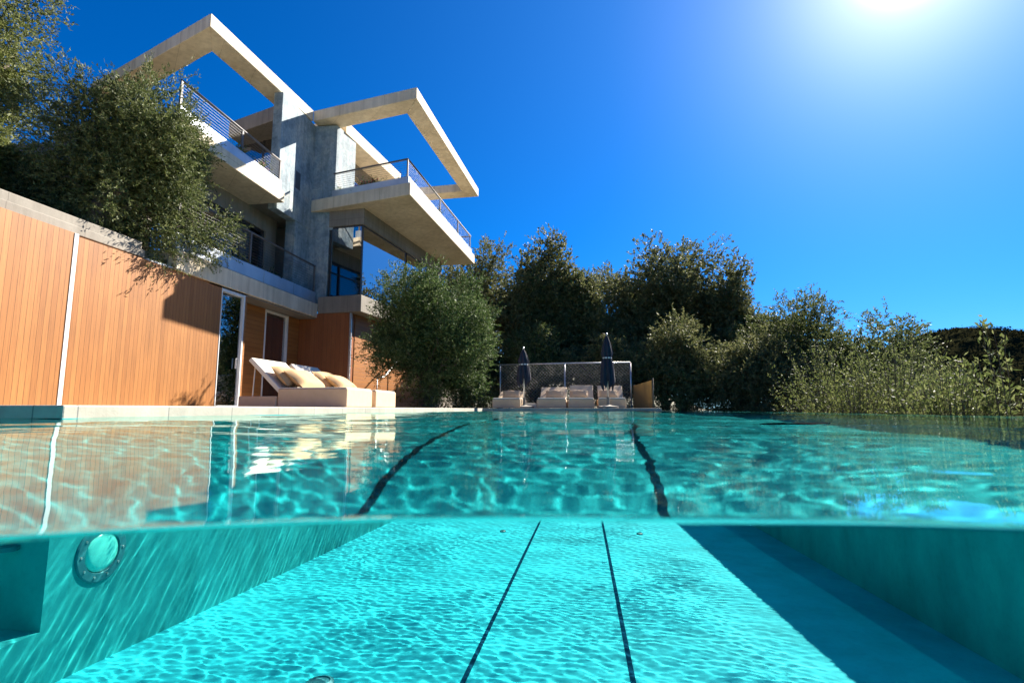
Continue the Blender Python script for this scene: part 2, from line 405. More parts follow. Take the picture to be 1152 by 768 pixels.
V = np.stack([WX.ravel(), WY.ravel(), WZ.ravel()], 1)
nc = len(xs)
idx = (np.arange(nr - 1)[:, None] * nc + np.arange(nc - 1)[None, :]).ravel()
F = np.stack([idx, idx + 1, idx + nc + 1, idx + nc], 1)
x2 = np.linspace(XN, XL, 60); y2 = np.linspace(YB, YN, 160)           # the recess
A, B = np.meshgrid(x2, y2); Z2 = wave(A, B)
b0 = len(V); V = np.concatenate([V, np.stack([A.ravel(), B.ravel(), Z2.ravel()], 1)])
idx = (np.arange(159)[:, None] * 60 + np.arange(59)[None, :]).ravel() + b0
F = np.concatenate([F, np.stack([idx, idx + 1, idx + 61, idx + 60], 1)])

def np_mesh(name, V, F, mat, smooth=False):
    """quads from numpy arrays"""
    me = bpy.data.meshes.new(name); n = F.shape[1]
    me.vertices.add(len(V)); me.vertices.foreach_set('co', np.ascontiguousarray(V, dtype=np.float32).ravel())
    me.loops.add(F.size); me.loops.foreach_set('vertex_index', np.ascontiguousarray(F, dtype=np.int32).ravel())
    me.polygons.add(len(F)); me.polygons.foreach_set('loop_start', np.arange(0, F.size, n, dtype=np.int32))
    me.materials.append(mat)
    if smooth: me.polygons.foreach_set('use_smooth', np.ones(len(F), dtype=bool))
    me.update(calc_edges=True); me.validate()
    return me
water = bpy.data.objects.new('water', np_mesh('water', V, F, M['water'], True)); COL.objects.link(water); tag(water, kind='structure')
water.cycles.is_caustics_caster = True
for o in RECV: o.cycles.is_caustics_receiver = True

# ------------------------------------------------------------------ deck and land
DZ = .065
deck = MB()
deck.prism([(XL - .002, YN), (XL - .002, YE), (1.85, YE), (1.85, 17.5), (-4.0, 17.5), (-4.0, 23.5), (-10, 23.5), (-10, YB - 2), (XN - .002, YB - 2), (XN - .002, YN)], -.25, DZ)
tag(deck.build('pool_deck', M['paver'], bevel=.008), kind='structure')

def land(name, xs, ys, hfun, skip, mat):
    X, Y = np.meshgrid(np.array(xs, float), np.array(ys, float)); Z = hfun(X, Y)
    V = np.stack([X.ravel(), Y.ravel(), Z.ravel()], 1); n = len(xs); F = []
    for j in range(len(ys) - 1):
        for i in range(n - 1):
            cx, cy = (xs[i] + xs[i + 1]) / 2, (ys[j] + ys[j + 1]) / 2
            if not skip(cx, cy): F.append((j * n + i, j * n + i + 1, (j + 1) * n + i + 1, (j + 1) * n + i))
    o = bpy.data.objects.new(name, np_mesh(name, V, np.array(F), mat, True)); COL.objects.link(o)
    return tag(o, kind='structure')
def hg(X, Y):
    right = np.clip((X - 3.2) / 6, 0, 1)
    far = np.clip((Y - 17) / 20, 0, 1)
    rise = np.clip((Y - 23) / 25, 0, 1) * np.clip((14 - X) / 12, 0, 1) * np.clip((X + 90) / 40, 0, 1) * np.clip((110 - Y) / 50, 0, 1)
    return -.12 - right * .9 + far * .35 * (1 - right) + 3.2 * rise + .10 * np.sin(X * .8 + 1) * np.cos(Y * .7)
gx = [-2500, -900, -300, -120, -60, -30, -20, -14, -8.2, -5, -2, 1, 2.76, 4, 5, 6, 8, 10, 13, 17, 22, 30, 45, 70, 120, 300, 900, 2500]
gy = [-2500, -900, -300, -60, -20, -8, -3.2, 0, 3, 6, 9, 13.7, 15, 17.4, 20, 24, 30, 40, 60, 100, 180, 400, 1000, 2500]
land('ground', gx, gy, hg, lambda x, y: -60 < x < 2.76 and -8 < y < 17.4 or -14 < x < -4.9 and y < 24, M['ground'])
def hb(X, Y):
    d = np.clip(-8.55 - X, 0, None)
    return 3.0 + np.minimum(d * .42, 3.2) + .12 * np.sin(X * 2.3 + Y * 1.7) * np.clip(d, 0, 1) + .05 * np.sin(X * 7 + Y * 5)
land('hillside', list(np.linspace(-60, -14, 20)) + list(np.linspace(-13, -8.55, 16)), np.linspace(-8, 16, 50), hb, lambda x, y: x > -13 and y > 9.3, M['soil'])

# distant wooded hill on the right
def hh(X, Y):
    a = np.exp(-((X - 94) / 29.) ** 2 - ((Y - 150) / 42.) ** 2) * 20.0
    b = np.exp(-((X - 136) / 40.) ** 2 - ((Y - 150) / 50.) ** 2) * 11.0
    return np.maximum(a, b) + .28 * np.minimum(a, b) - 1.6 + .8 * np.abs(np.sin(X * .48 + np.sin(Y * .3)) * np.sin(Y * .37 + 1 + np.sin(X * .2))) + .5 * np.abs(np.sin(X * 1.0 + 2 + np.sin(Y * .9)) * np.sin(Y * .8))
land('hill', np.concatenate([np.linspace(15, 55, 14)[:-1], np.linspace(55, 190, 190), np.linspace(190, 320, 20)[1:]]), np.concatenate([np.linspace(60, 95, 12)[:-1], np.linspace(95, 165, 100), np.linspace(165, 290, 20)[1:]]), hh, lambda x, y: False, M['hill'])
rg = np.random.default_rng(5)
P = np.stack([rg.uniform(25, 260, 14000), rg.uniform(75, 175, 14000)], 1)
H = hh(P[:, 0], P[:, 1]); P = P[H > -.6]; H = H[H > -.6]
P3 = np.repeat(np.concatenate([P, H[:, None]], 1), 18, 0)
P3 += rg.normal(0, 1, P3.shape) * np.array([.95, .95, .16]) + np.array([0, 0, .22])
n = len(P3); e = .5
N = np.stack([hh(P3[:, 0] - e, P3[:, 1]) - hh(P3[:, 0] + e, P3[:, 1]), hh(P3[:, 0], P3[:, 1] - e) - hh(P3[:, 0], P3[:, 1] + e), np.full(n, 2 * e)], 1)
N /= np.linalg.norm(N, axis=1)[:, None]; N += rg.normal(0, .30, N.shape)
q = np.cross(N, rg.normal(0, 1, N.shape)); q /= np.linalg.norm(q, axis=1)[:, None]
p = np.cross(N, q); p /= np.linalg.norm(p, axis=1)[:, None]
sz = rg.uniform(.14, .34, (n, 1))
V = np.stack([P3 - q * sz, P3 + p * sz * .7, P3 + q * sz, P3 - p * sz * .7], 1).reshape(-1, 3)
hw = bpy.data.objects.new('hillside_woods', np_mesh('hillside_woods', V, np.arange(4 * n).reshape(-1, 4), M['hill_leaf'])); COL.objects.link(hw)
tag(hw, 'dark wooded cover of the distant hill behind the shrubs', 'woods', kind='stuff')
#HOUSE<
# ------------------------------------------------------------------ house
house = thing('villa', (-8, 12, 0), 'modern concrete villa with stacked balconies, roof beams and timber clad ground floor', 'villa')
UP = 1.
def grow(x, y, z, k=1.072): return x * k, y * k, CAM_Z + (z - CAM_Z) * k
def hp(mb, name, mat, parent=None, **k):
    if UP != 1: mb.v = [grow(*p, UP) for p in mb.v]
    return mb.build(name, M[mat], parent or house, **k)
def timber_end(y0, y1, mat='wood_v', z1=2.80): return MB().box(-8.5, -8.2, y0, y1, DZ + .004, z1)
# ground floor along the deck
hp(timber_end(YB - 1, 7.40, z1=2.90), 'timber_wall', 'wood_v')
hp(timber_end(7.47, 11.02, z1=2.86), 'timber_wall', 'wood_v')
hp(MB().box(-8.45, -8.19, 7.40, 7.47, DZ, 2.895), 'wall_joint', 'white')
hp(MB().box(-8.4, -8.215, 8.9, 11.0, 2.862, 2.90), 'wall_trim', 'white')
XS = -8.72                                                # the clad wall set back beyond the first door
hp(MB().box(XS - .3, XS, 11.9, 13.55, DZ, 2.80), 'timber_wall', 'wood_h')
hp(MB().box(XS - .3, XS, 14.72, 15.32, DZ, 2.80), 'timber_wall', 'wood_h')
hp(MB().box(XS, -8.2, 11.86, 11.96, DZ, 2.80), 'timber_wall', 'wood_h')
hp(MB().box(-8.49, -8.20, 11.0, 11.96, 2.802, 2.86), 'wall_trim', 'white')
def opening(name, y0, y1, z0, z1, fw_l, fw_r, x=-8.19, fmat='white', sub='door_frame', pane_turn=0.):
    f = MB().box(x - .12, x, y0, y0 + fw_l, z0, z1).box(x - .12, x, y1 - fw_r, y1, z0, z1)
    f.box(x - .118, x - .002, y0 + fw_l, y1 - fw_r, z1 - .06, z1 - .002).box(x - .118, x - .002, y0 + fw_l, y1 - fw_r, z0 + .002, z0 + .06)
    p = MB().beam((x - .06 - pane_turn, y0 + fw_l + .005), (x - .06, y1 - fw_r - .005), .014, z0 + .06, z1 - .06)  # pane turned inside its frame, added so the glass mirrors more sky
    d = hp(p, name, 'glass'); hp(f, sub, fmat, d, bevel=.006); return d
d1 = opening('glass_door', 11.02, 11.88, DZ, 2.80, .03, .06, pane_turn=.20)
hp(MB().box(-8.24, -8.20, 11.70, 11.72, 1.0, 1.25), 'handle', 'steel', d1, bevel=.006)
opening('glass_door', 13.55, 14.72, DZ, 2.80, .06, .07, x=XS + .01)
# rooms behind the openings
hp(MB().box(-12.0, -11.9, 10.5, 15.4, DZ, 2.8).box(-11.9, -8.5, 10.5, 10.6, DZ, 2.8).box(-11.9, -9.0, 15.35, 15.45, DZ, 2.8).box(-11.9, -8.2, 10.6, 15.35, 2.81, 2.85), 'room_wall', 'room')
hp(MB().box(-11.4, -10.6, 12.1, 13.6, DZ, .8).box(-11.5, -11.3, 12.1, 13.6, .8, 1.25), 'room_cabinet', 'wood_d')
# ground floor step towards the pool
UP = 1.072
hp(MB().prism([(-8.3, 14.32), (-6.58, 14.32), (-6.58, 14.60), (-8.3, 14.60)], DZ, 2.78), 'dark_timber_wall', 'wood_d')
hp(MB().prism([(-6.60, 14.30), (-6.545, 14.30), (-6.545, 14.36), (-6.60, 14.36)], DZ, 2.775), 'wall_trim', 'steel')
hp(MB().prism([(-6.56, 14.60), (-6.05, 20.0), (-6.3, 20.0), (-6.81, 14.60)], DZ, 2.78), 'timber_wall', 'wood_h')
# balcony of the first floor
hp(MB().box(-10.6, -7.80, 8.9, 14.30, 2.87, 3.06).box(-7.80, -7.60, 8.9, 14.32, 2.66, 3.06), 'balcony_slab', 'concrete', bevel=.01)
fl1 = hp(MB().box(-7.86, -7.66, 8.92, 14.30, 3.085, 3.40), 'flashing', 'zinc', bevel=.006)
for y in (10.4, 11.75, 13.1): hp(MB().box(-7.664, -7.652, y, y + .02, 3.09, 3.395), 'flashing_seam', 'steel', fl1)
# upper balcony
hp(MB().box(-10.6, -7.75, 8.9, 12.58, 5.44, 5.74), 'balcony_slab', 'concrete', bevel=.01)
fl2 = hp(MB().box(-8.0, -7.80, 8.92, 12.50, 5.765, 6.0), 'flashing', 'zinc', bevel=.006)

def railing(pts, z0, z1, posts, name='railing', cables=9):
    """top rail along pts with posts and stretched cables"""
    top = MB()
    for a, b in zip(pts, pts[1:]): top.tube([(a[0], a[1], z1), (b[0], b[1], z1)], .026, 8)
    r = hp(top, name, 'rail', smooth=True)
    for q in posts: hp(MB().box(q[0] - .018, q[0] + .018, q[1] - .026, q[1] + .026, z0, z1), 'post', 'rail', r)
    c = MB()
    for a, b in zip(pts, pts[1:]):
        for k in range(cables):
            z = z0 + (z1 - z0) * (k + .6) / (cables + .4)
            c.tube([(a[0], a[1], z), (b[0], b[1], z)], .0042, 5, False)
    hp(c, 'cable', 'rail', r)
    return r
railing([(-7.72, 9.0), (-7.72, 14.28)], 3.40, 4.18, [(-7.72, 9.0), (-7.72, 11.25), (-7.72, 14.26)], cables=11)
railing([(-7.86, 8.95), (-7.86, 12.5)], 6.0, 6.56, [(-7.86, 8.97), (-7.86, 10.9), (-7.86, 12.48)], cables=8)

# first floor wall behind the balcony
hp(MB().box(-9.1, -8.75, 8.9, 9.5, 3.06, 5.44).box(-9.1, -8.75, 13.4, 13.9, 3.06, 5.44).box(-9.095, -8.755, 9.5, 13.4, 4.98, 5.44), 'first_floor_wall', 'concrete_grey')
w1 = hp(MB().box(-8.86, -8.84, 9.5, 13.4, 3.06, 4.98), 'window', 'glass')
hp(MB().box(-8.90, -8.80, 9.5, 9.56, 3.06, 4.975).box(-8.90, -8.80, 10.9, 10.97, 3.06, 4.975).box(-8.90, -8.80, 12.2, 12.27, 3.06, 4.975).box(-8.90, -8.80, 13.33, 13.4, 3.06, 4.975).box(-8.895, -8.805, 9.5, 13.4, 4.90, 4.98), 'window_frame', 'dark_frame', w1)
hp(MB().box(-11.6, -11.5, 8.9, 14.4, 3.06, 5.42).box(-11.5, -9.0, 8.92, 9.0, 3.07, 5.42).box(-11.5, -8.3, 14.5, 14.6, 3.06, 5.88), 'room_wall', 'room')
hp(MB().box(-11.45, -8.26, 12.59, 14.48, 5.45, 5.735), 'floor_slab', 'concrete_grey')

# stone tower, L-shaped in plan
hp(MB().prism([(-8.0, 13.6), (-8.0, 14.42), (-7.42, 14.46), (-7.42, 15.5), (-8.3, 15.5), (-8.3, 13.6)], 3.07, 5.90), 'stone_tower', 'stone', bevel=.015)
tw = hp(MB().prism([(-7.98, 12.62), (-7.98, 14.42), (-7.30, 14.46), (-7.16, 15.5), (-7.5, 15.5), (-7.56, 14.75), (-8.24, 14.75), (-8.24, 12.62)], 5.32, 8.62), 'stone_tower', 'stone', bevel=.015)
hp(MB().box(-7.99, -7.974, 13.45, 13.70, 6.25, 6.75), 'slot_window', 'dark_frame', tw)

# big balcony over the glazed room
hp(MB().prism([(-7.99, 14.38), (-4.64, 13.52), (-4.31, 20.7), (-7.9, 20.9)], 5.88, 6.24), 'balcony_slab', 'concrete', bevel=.012)
hp(MB().prism([(-7.30, 14.28), (-4.72, 13.62), (-4.40, 20.6), (-4.62, 20.6), (-4.93, 13.90), (-7.28, 14.50)], 6.262, 6.46), 'flashing', 'zinc', bevel=.006)
railing([(-7.28, 14.33), (-4.78, 13.69), (-4.45, 20.55), (-7.2, 20.7)], 6.46, 7.0, [(-4.78, 13.69), (-4.64, 16.6), (-4.54, 18.7), (-4.46, 20.5)], cables=8)

# glazed corner room, first floor
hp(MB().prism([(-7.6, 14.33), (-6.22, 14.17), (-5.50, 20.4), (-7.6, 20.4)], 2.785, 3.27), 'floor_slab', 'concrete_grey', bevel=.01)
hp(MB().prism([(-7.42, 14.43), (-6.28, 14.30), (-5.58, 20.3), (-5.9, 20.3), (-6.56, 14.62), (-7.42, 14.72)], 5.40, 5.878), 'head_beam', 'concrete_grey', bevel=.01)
def pane(a, b, z0, z1, name='window', t=.02, side=1): return hp(MB().beam(a, b, t, z0, z1, side), name, 'glass')
A0, A1, A2 = (-7.38, 14.47), (-6.33, 14.35), (-5.64, 20.2)
p1 = pane(lerp(A0, A1, .04), lerp(A0, A1, .975), 3.32, 5.36)
hp(MB().beam(A0, lerp(A0, A1, .05), .08, 3.27, 5.40).beam(lerp(A0, A1, .97), A1, .08, 3.275, 5.395).beam(lerp(A0, A1, .05), lerp(A0, A1, .97), .06, 5.345, 5.398).beam(lerp(A0, A1, .05), lerp(A0, A1, .97), .06, 3.272, 3.32), 'window_frame', 'dark_frame', p1)
for t0, t1 in ((.012, .475), (.50, .98)):
    p2 = pane(lerp(A1, A2, t0), lerp(A1, A2, t1), 3.32, 5.36)
    hp(MB().beam(lerp(A1, A2, t1), lerp(A1, A2, t1 + .012), .10, 3.274, 5.396).beam(lerp(A1, A2, t0), lerp(A1, A2, t1), .06, 5.35, 5.397).beam(lerp(A1, A2, t0), lerp(A1, A2, t1), .06, 3.273, 3.32), 'window_frame', 'dark_frame', p2)
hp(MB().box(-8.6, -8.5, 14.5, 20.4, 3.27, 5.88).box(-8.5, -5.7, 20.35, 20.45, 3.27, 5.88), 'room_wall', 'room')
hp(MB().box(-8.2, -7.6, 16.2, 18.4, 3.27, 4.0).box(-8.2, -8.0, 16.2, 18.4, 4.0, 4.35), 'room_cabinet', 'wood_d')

# top floor: roof slab, set back glazing, open beam frames
hp(MB().prism([(-7.21, 14.86), (-6.81, 18.75), (-10.6, 19.2), (-10.6, 15.2), (-8.6, 14.9)], 8.58, 8.985), 'roof_slab', 'concrete', bevel=.012)
hp(MB().prism([(-8.50, 13.62), (-10.9, 14.45), (-10.9, 15.5), (-8.65, 14.85)], 8.52, 8.98), 'roof_slab', 'concrete_grey', bevel=.012)
hp(MB().prism([(-7.95, 15.5), (-7.6, 18.9), (-7.75, 18.9), (-8.1, 15.5)], 8.12, 8.575), 'head_beam', 'concrete_grey')
p3 = pane((-7.9, 15.52), (-7.62, 18.9), 6.24, 8.12)
hp(MB().beam((-7.895, 16.9), (-7.78, 16.96), .07, 6.24, 8.12), 'window_frame', 'dark_frame', p3)
p4 = pane((-10.9, 15.1), (-8.26, 14.45), 5.8, 8.515)
hp(MB().beam((-10.0, 14.86), (-9.94, 14.845), .07, 5.8, 8.51), 'window_frame', 'dark_frame', p4)
hp(MB().box(-11.45, -9.0, 13.9, 18.9, 5.72, 5.80).box(-11.45, -9.0, 18.9, 19.0, 5.8, 8.52).box(-11.45, -9.05, 15.0, 19.0, 8.3, 8.4), 'room_wall', 'room')
def frame_beam(pts, w, z0, z1): return hp(MB().prism(pts, z0, z1), 'roof_beam', 'concrete', bevel=.012)
# frame over the left terrace, then frame over the big balcony
frame_beam([(-8.28, 10.12), (-7.97, 14.23), (-8.56, 14.30), (-8.83, 10.92)], 0, 8.67, 9.0)
frame_beam([(-8.282, 10.121), (-13.4, 12.12), (-13.4, 12.80), (-8.832, 10.921)], 0, 8.671, 8.999)
frame_beam([(-7.968, 14.23), (-4.50, 13.47), (-5.02, 14.20), (-7.968, 14.85)], 0, 8.665, 9.0)
frame_beam([(-4.499, 13.471), (-4.14, 20.55), (-4.70, 19.95), (-5.019, 14.201)], 0, 8.666, 8.999)
frame_beam([(-4.141, 20.551), (-6.9, 20.72), (-6.9, 20.12), (-4.701, 19.951)], 0, 8.667, 8.998)

# stairs beside the glazed room
st = MB()
for k in range(8): st.box(-6.05 + .04 * k, -4.75, 15.5 + .3 * k, 15.5 + .3 * (k + 1) + (.02 if k < 7 else 1.2), DZ - .02 + .002 * k, DZ + .17 * (k + 1))
stair = thing('garden_stairs', (-5.4, 15.5, DZ), 'stone steps climbing beside the timber wall behind the round olive bush', 'stairs')
st.v = [grow(*p) for p in st.v]
st.build('step', M['concrete_grey'], stair)
hr = MB().tube([(-6.0, 14.9, .95), (-5.95, 15.4, 1.0), (-5.85, 17.6, 2.25), (-5.85, 18.2, 2.3)], .022, 8).tube([(-6.0, 15.0, DZ), (-6.0, 15.0, .95)], .018, 8).tube([(-5.85, 17.6, 1.3), (-5.85, 17.6, 2.25)], .018, 8)
hr.v = [grow(*p) for p in hr.v]
hr.build('handrail', M['steel'], stair, smooth=True)

# retaining wall above the timber, at the foot of the bank
rw = MB().box(-8.62, -8.34, YB - 1, 8.88, 2.905, 3.22).box(-8.56, -8.26, YB - 1, 8.88, 2.903, 3.05)
tag(rw.build('retaining_wall', M['concrete_grey'], bevel=.012), 'low grey concrete retaining wall above the timber, at the foot of the dry bank', 'retaining wall')
tr = thing('terrace_fence', (-11.2, 8.5, 3.9), 'thin pale metal fence on the bank beneath the far left tree', 'fence')
tr_ = MB()
tr_.tube([(-11.6, 6.0, 4.95), (-11.2, 9.6, 5.05)], .022, 8)
tr_.build('top_rail', M['white'], tr, smooth=True)
for y in (6.0, 7.2, 8.4, 9.6): MB().tube([(-11.6 + (y - 6) * .11, y, 3.9), (-11.6 + (y - 6) * .11, y, 5.0)], .02, 8).build('post', M['white'], tr, smooth=True)
#HOUSE>
#FURNITURE<
# ------------------------------------------------------------------ furniture
def cushion(name, c, size, tilt, yaw, mat, label, group):
    """plump square cushion with pinched corners, leaning by tilt"""
    w_, h_, t_ = size; n = 12; vs = []; fs = []
    for side in (1, -1):
        for j in range(n + 1):
            for i in range(n + 1):
                u, v = i / n * 2 - 1, j / n * 2 - 1
                pinch = 1 - .07 * (1 - abs(u * v)) * 0 - .06 * (1 - u * u) * abs(v) - .06 * (1 - v * v) * abs(u)
                th = t_ / 2 * ((1 - u ** 4) * (1 - v ** 4)) ** .55 * (1 + .06 * math.sin(5 * u + 3 * v))
                vs.append((u * w_ / 2 * pinch, side * th, v * h_ / 2 * pinch + h_ / 2))
    m = (n + 1) ** 2
    for s_ in (0, 1):
        for j in range(n):
            for i in range(n):
                q = [s_ * m + j * (n + 1) + i, s_ * m + j * (n + 1) + i + 1, s_ * m + (j + 1) * (n + 1) + i + 1, s_ * m + (j + 1) * (n + 1) + i]
                fs.append(q if s_ == 1 else q[::-1])
    mb = MB(); mb.add(vs, fs); o = mb.build(name, M[mat], smooth=True)
    o.location = c; o.rotation_euler = (tilt, 0, yaw)
    return tag(o, label, 'cushion', group)

def daybed(x_foot, y0, y1, length, label, group):
    """upholstered daybed lying along X: foot towards the pool, raised backrest towards the house"""
    x0, x1 = x_foot - length, x_foot; hx = x_foot - length * .635
    t = thing('daybed', ((x0 + x1) / 2, (y0 + y1) / 2, DZ), label, 'daybed', group)
    MB().box(hx + .01, x1, y0, y1, DZ + .012, .40).build('base', M['bed'], t, bevel=.018)
    MB().box(x0, hx - .01, y0, y1, DZ + .012, .27).build('base', M['bed'], t, bevel=.018)
    MB().box(hx + .02, x1 - .02, y0 + .02, y1 - .02, .402, .42).build('mattress', M['bed_light'], t, bevel=.009)
    a = Vector((hx + .03, 0, .30)); b = Vector((x0 + .14, 0, .90)); n_ = Vector((b.z - a.z, 0, a.x - b.x)).normalized() * .085
    pr = [a, b, b + n_, a + n_]
    mb = MB(); vs = [(p.x, y0 + .01, p.z) for p in pr] + [(p.x, y1 - .01, p.z) for p in pr]
    mb.add(vs, [(0, 1, 2, 3), (7, 6, 5, 4), (0, 4, 5, 1), (1, 5, 6, 2), (2, 6, 7, 3), (3, 7, 4, 0)])
    mb.build('backrest', M['bed_light'], t, bevel=.02)
    # canvas gusset and stay under the raised back
    for yy in (y0 + .08, y1 - .08): MB().tube([(x0 + .22, yy, .27), (x0 + .24, yy, .80)], .012, 6).build('back_stay', M['steel'], t)
    return t
G = 'daybeds side by side on the deck'
daybed(-4.03, 8.74, 9.86, 2.02, 'nearer beige upholstered daybed with raised cream back, facing the pool', G)
daybed(-4.03, 10.04, 11.16, 2.02, 'farther beige daybed, just beyond the narrow gap, partly hidden by the nearer one', G)
CG = 'scatter cushions on the daybeds'
cushion('cushion', (-4.86, 9.22, .42), (.84, .52, .19), R(-52), R(88), 'pillow', 'tan cushion lying foremost on the nearer daybed', CG)
cushion('cushion', (-5.16, 9.15, .45), (.74, .50, .17), R(-44), R(92), 'pillow', 'tan cushion leaning at the back of the nearer daybed, behind another cushion', CG)
cushion('cushion', (-4.76, 10.52, .42), (.80, .50, .19), R(-54), R(90), 'pillow', 'tan cushion lying foremost on the farther daybed', CG)
cushion('cushion', (-5.06, 10.46, .45), (.74, .50, .17), R(-45), R(86), 'pillow', 'tan cushion leaning at the back of the farther daybed', CG)

def lounger(x0, x1, y, hb, tilt, lab):
    """boxy lounger seen from its foot, head raised away from the pool"""
    t = thing('lounger', ((x0 + x1) / 2, y, DZ), lab, 'lounger', 'loungers in a row at the far end of the pool')
    MB().box(x0, x1, y, y + 1.55, DZ + .01, .30).build('base', M['bed'], t, bevel=.016)
    MB().box(x0 + .02, x1 - .02, y + .02, y + 1.0, .302, .335).build('mattress', M['bed_light'], t, bevel=.01)
    b = MB(); dy = math.cos(tilt) * .62; dz = math.sin(tilt) * .62
    v = [(y + .78, .33), (y + .78 + dy, .33 + dz), (y + .84 + dy, .30 + dz), (y + .88, .30)]
    b.add([(x0 + .015, *p) for p in v] + [(x1 - .015, *p) for p in v], [(3, 2, 1, 0), (4, 5, 6, 7), (0, 1, 5, 4), (1, 2, 6, 5), (2, 3, 7, 6), (3, 0, 4, 7)])
    b.build('backrest', M['bed'], t, bevel=.015)
    return t
for (x0, x1, y, tl, lab, px, pl) in (
    (-2.36, -1.62, 13.75, R(20), 'lounger with nearly flat back beside the left folded parasol, leftmost of the row', -1.97, 'sand cushion on the leftmost lounger with the nearly flat back'),
    (-1.20, -.45, 13.8, R(32), 'lounger with low raised back just right of the left folded parasol', -.78, 'sand cushion on the lounger just right of the left parasol'),
    (-.40, .27, 13.85, R(38), 'lounger with raised back in the middle of the fence, between two other loungers', -.12, 'sand cushion on the lounger before the middle fence post'),
    (.36, 1.06, 13.8, R(36), 'lounger behind the pole of the right folded parasol, next to the reed screen', .66, 'sand cushion on the lounger behind the right parasol pole')):
    lounger(x0, x1, y, .5, tl, lab)
    cushion('cushion', (px, y + .80, .345), (.50, .26, .13), R(-38), R(2), 'pillow_light', pl, 'cushions on the far loungers')

def parasol(x, y, h, zc0, label, lean=0.):
    t = thing('folded_parasol', (x, y, DZ), label, 'parasol', 'folded navy parasols at the far end')
    MB().tube([(x, y, DZ), (x + lean, y, h + .06)], .022, 10).build('pole', M['steel'], t, smooth=True)
    MB().lathe((x, y, DZ), [(.26, .0), (.26, .05), (.10, .07), (.04, .09), (.035, .28)], 24).build('base', M['concrete_grey'], t)
    n = 40; prof = [(zc0, .145), (zc0 + .12, .15), (zc0 + .45 * (h - zc0), .125), (zc0 + .55 * (h - zc0), .095), (zc0 + .64 * (h - zc0), .125), (zc0 + .85 * (h - zc0), .075), (h, .02)]
    vs = []; fs = []
    for z, r in prof:
        for k in range(n):
            a = 6.28318 * k / n; rr = r * (1 + .30 * math.sin(8 * a + .7 * z) * min(1, r / .08)); zz = z + (.09 * math.sin(8 * a + 1) + .05 * math.sin(3 * a) if z == zc0 else 0)
            tt_ = (z - DZ) / (h - DZ); vs.append((x + lean * tt_ + rr * math.cos(a), y + rr * math.sin(a), zz))
    for i in range(len(prof) - 1):
        for k in range(n): fs.append((i * n + k, i * n + (k + 1) % n, (i + 1) * n + (k + 1) % n, (i + 1) * n + k))
    c = MB().add(vs, fs).build('canopy', M['navy'], t, smooth=True)
    zt = zc0 + .55 * (h - zc0)
    MB().lathe((x + lean * .7, y, zt), [(.105, -.018), (.118, -.012), (.118, .012), (.105, .018)], 20).build('tie_strap', M['white'], c)
    MB().lathe((x + lean, y, h), [(.02, -.02), (.03, .02), (.012, .07)], 12).build('finial', M['steel'], t)
    return t
parasol(-1.55, 14.0, 1.62, .72, 'folded navy parasol with white tie strap, left of the two by the fence', -.02)
parasol(.60, 13.62, 1.90, .62, 'taller folded navy parasol standing in front of the right hand lounger')

# wire fence behind the loungers
fe = thing('wire_fence', (-.55, 15.6, DZ), 'wire mesh fence with slim steel posts behind the far loungers', 'fence')
for x in (-2.44, -.54, 1.34): MB().tube([(x, 15.6, DZ), (x, 15.6, 1.36)], .022, 8).build('post', M['steel'], fe, smooth=True)
MB().tube([(-2.44, 15.6, 1.345), (-.54, 15.6, 1.37), (1.34, 15.6, 1.375)], .02, 8).build('top_rail', M['steel'], fe, smooth=True)
wire = MB(); X0, X1, Z0, Z1 = -2.44, 1.34, .10, 1.34; s_ = .095
k = X0 - (Z1 - Z0)
while k < X1:
    for sg in (1, -1):
        xa, xb = (k, k + (Z1 - Z0)) if sg == 1 else (k + (Z1 - Z0), k)
        za, zb = Z0, Z1
        dx = xb - xa
        ta, tb = 0., 1.
        for lim, s2 in ((X0, 1), (X1, -1)):
            t_ = (lim - xa) / dx
            if (dx > 0) == (s2 == 1): ta = max(ta, t_)
            else: tb = min(tb, t_)
        if tb > ta + .01: wire.tube([(xa + dx * ta, 15.6 + .004 * sg, za + (zb - za) * ta), (xa + dx * tb, 15.6 + .004 * sg, za + (zb - za) * tb)], .0042, 4, False)
    k += s_
wire.build('wire_mesh', M['wire'], fe)
rs = thing('reed_screen', (1.6, 15.0, DZ), 'sunlit straw reed screen panel at the right end of the wire fence', 'screen')
MB().slab3([(1.42, 15.5, DZ), (1.80, 14.5, DZ), (1.80, 14.5, .80), (1.42, 15.5, .70)], (-.93, -.35, 0), .03).build('reed_panel', M['reed'], rs)
for x, y, z in ((1.81, 14.48, .86), (1.42, 15.5, .74)): MB().tube([(x, y, DZ), (x, y, z)], .022, 8).build('post', M['bark'], rs, smooth=True)
tag(MB().box(-1.60, -1.24, 14.2, 14.5, DZ, .20).build('side_table', M['bed_light'], bevel=.012), 'small pale block table between the two left loungers at the far end', 'side table')

# dark thing adrift on the water
fd = MB(); n = 20
vs = [(.50 + .085 * math.cos(6.283 * k / n) * (1 + .25 * math.sin(3 * 6.283 * k / n)), 1.66 + .04 * math.sin(6.283 * k / n), .004 + .003 * math.sin(2 * 6.283 * k / n)) for k in range(n)]
fd.add(vs + [(x, y, z - .004) for x, y, z in vs], [tuple(range(n)), tuple(range(n, 2 * n))[::-1]] + [(n + i, n + (i + 1) % n, (i + 1) % n, i) for i in range(n)])
fo = fd.build('floating_leaf', M['debris']); fo.location = (.11, 0, 0)
tag(fo, 'small dark leaf adrift on the water towards the right', 'leaf')
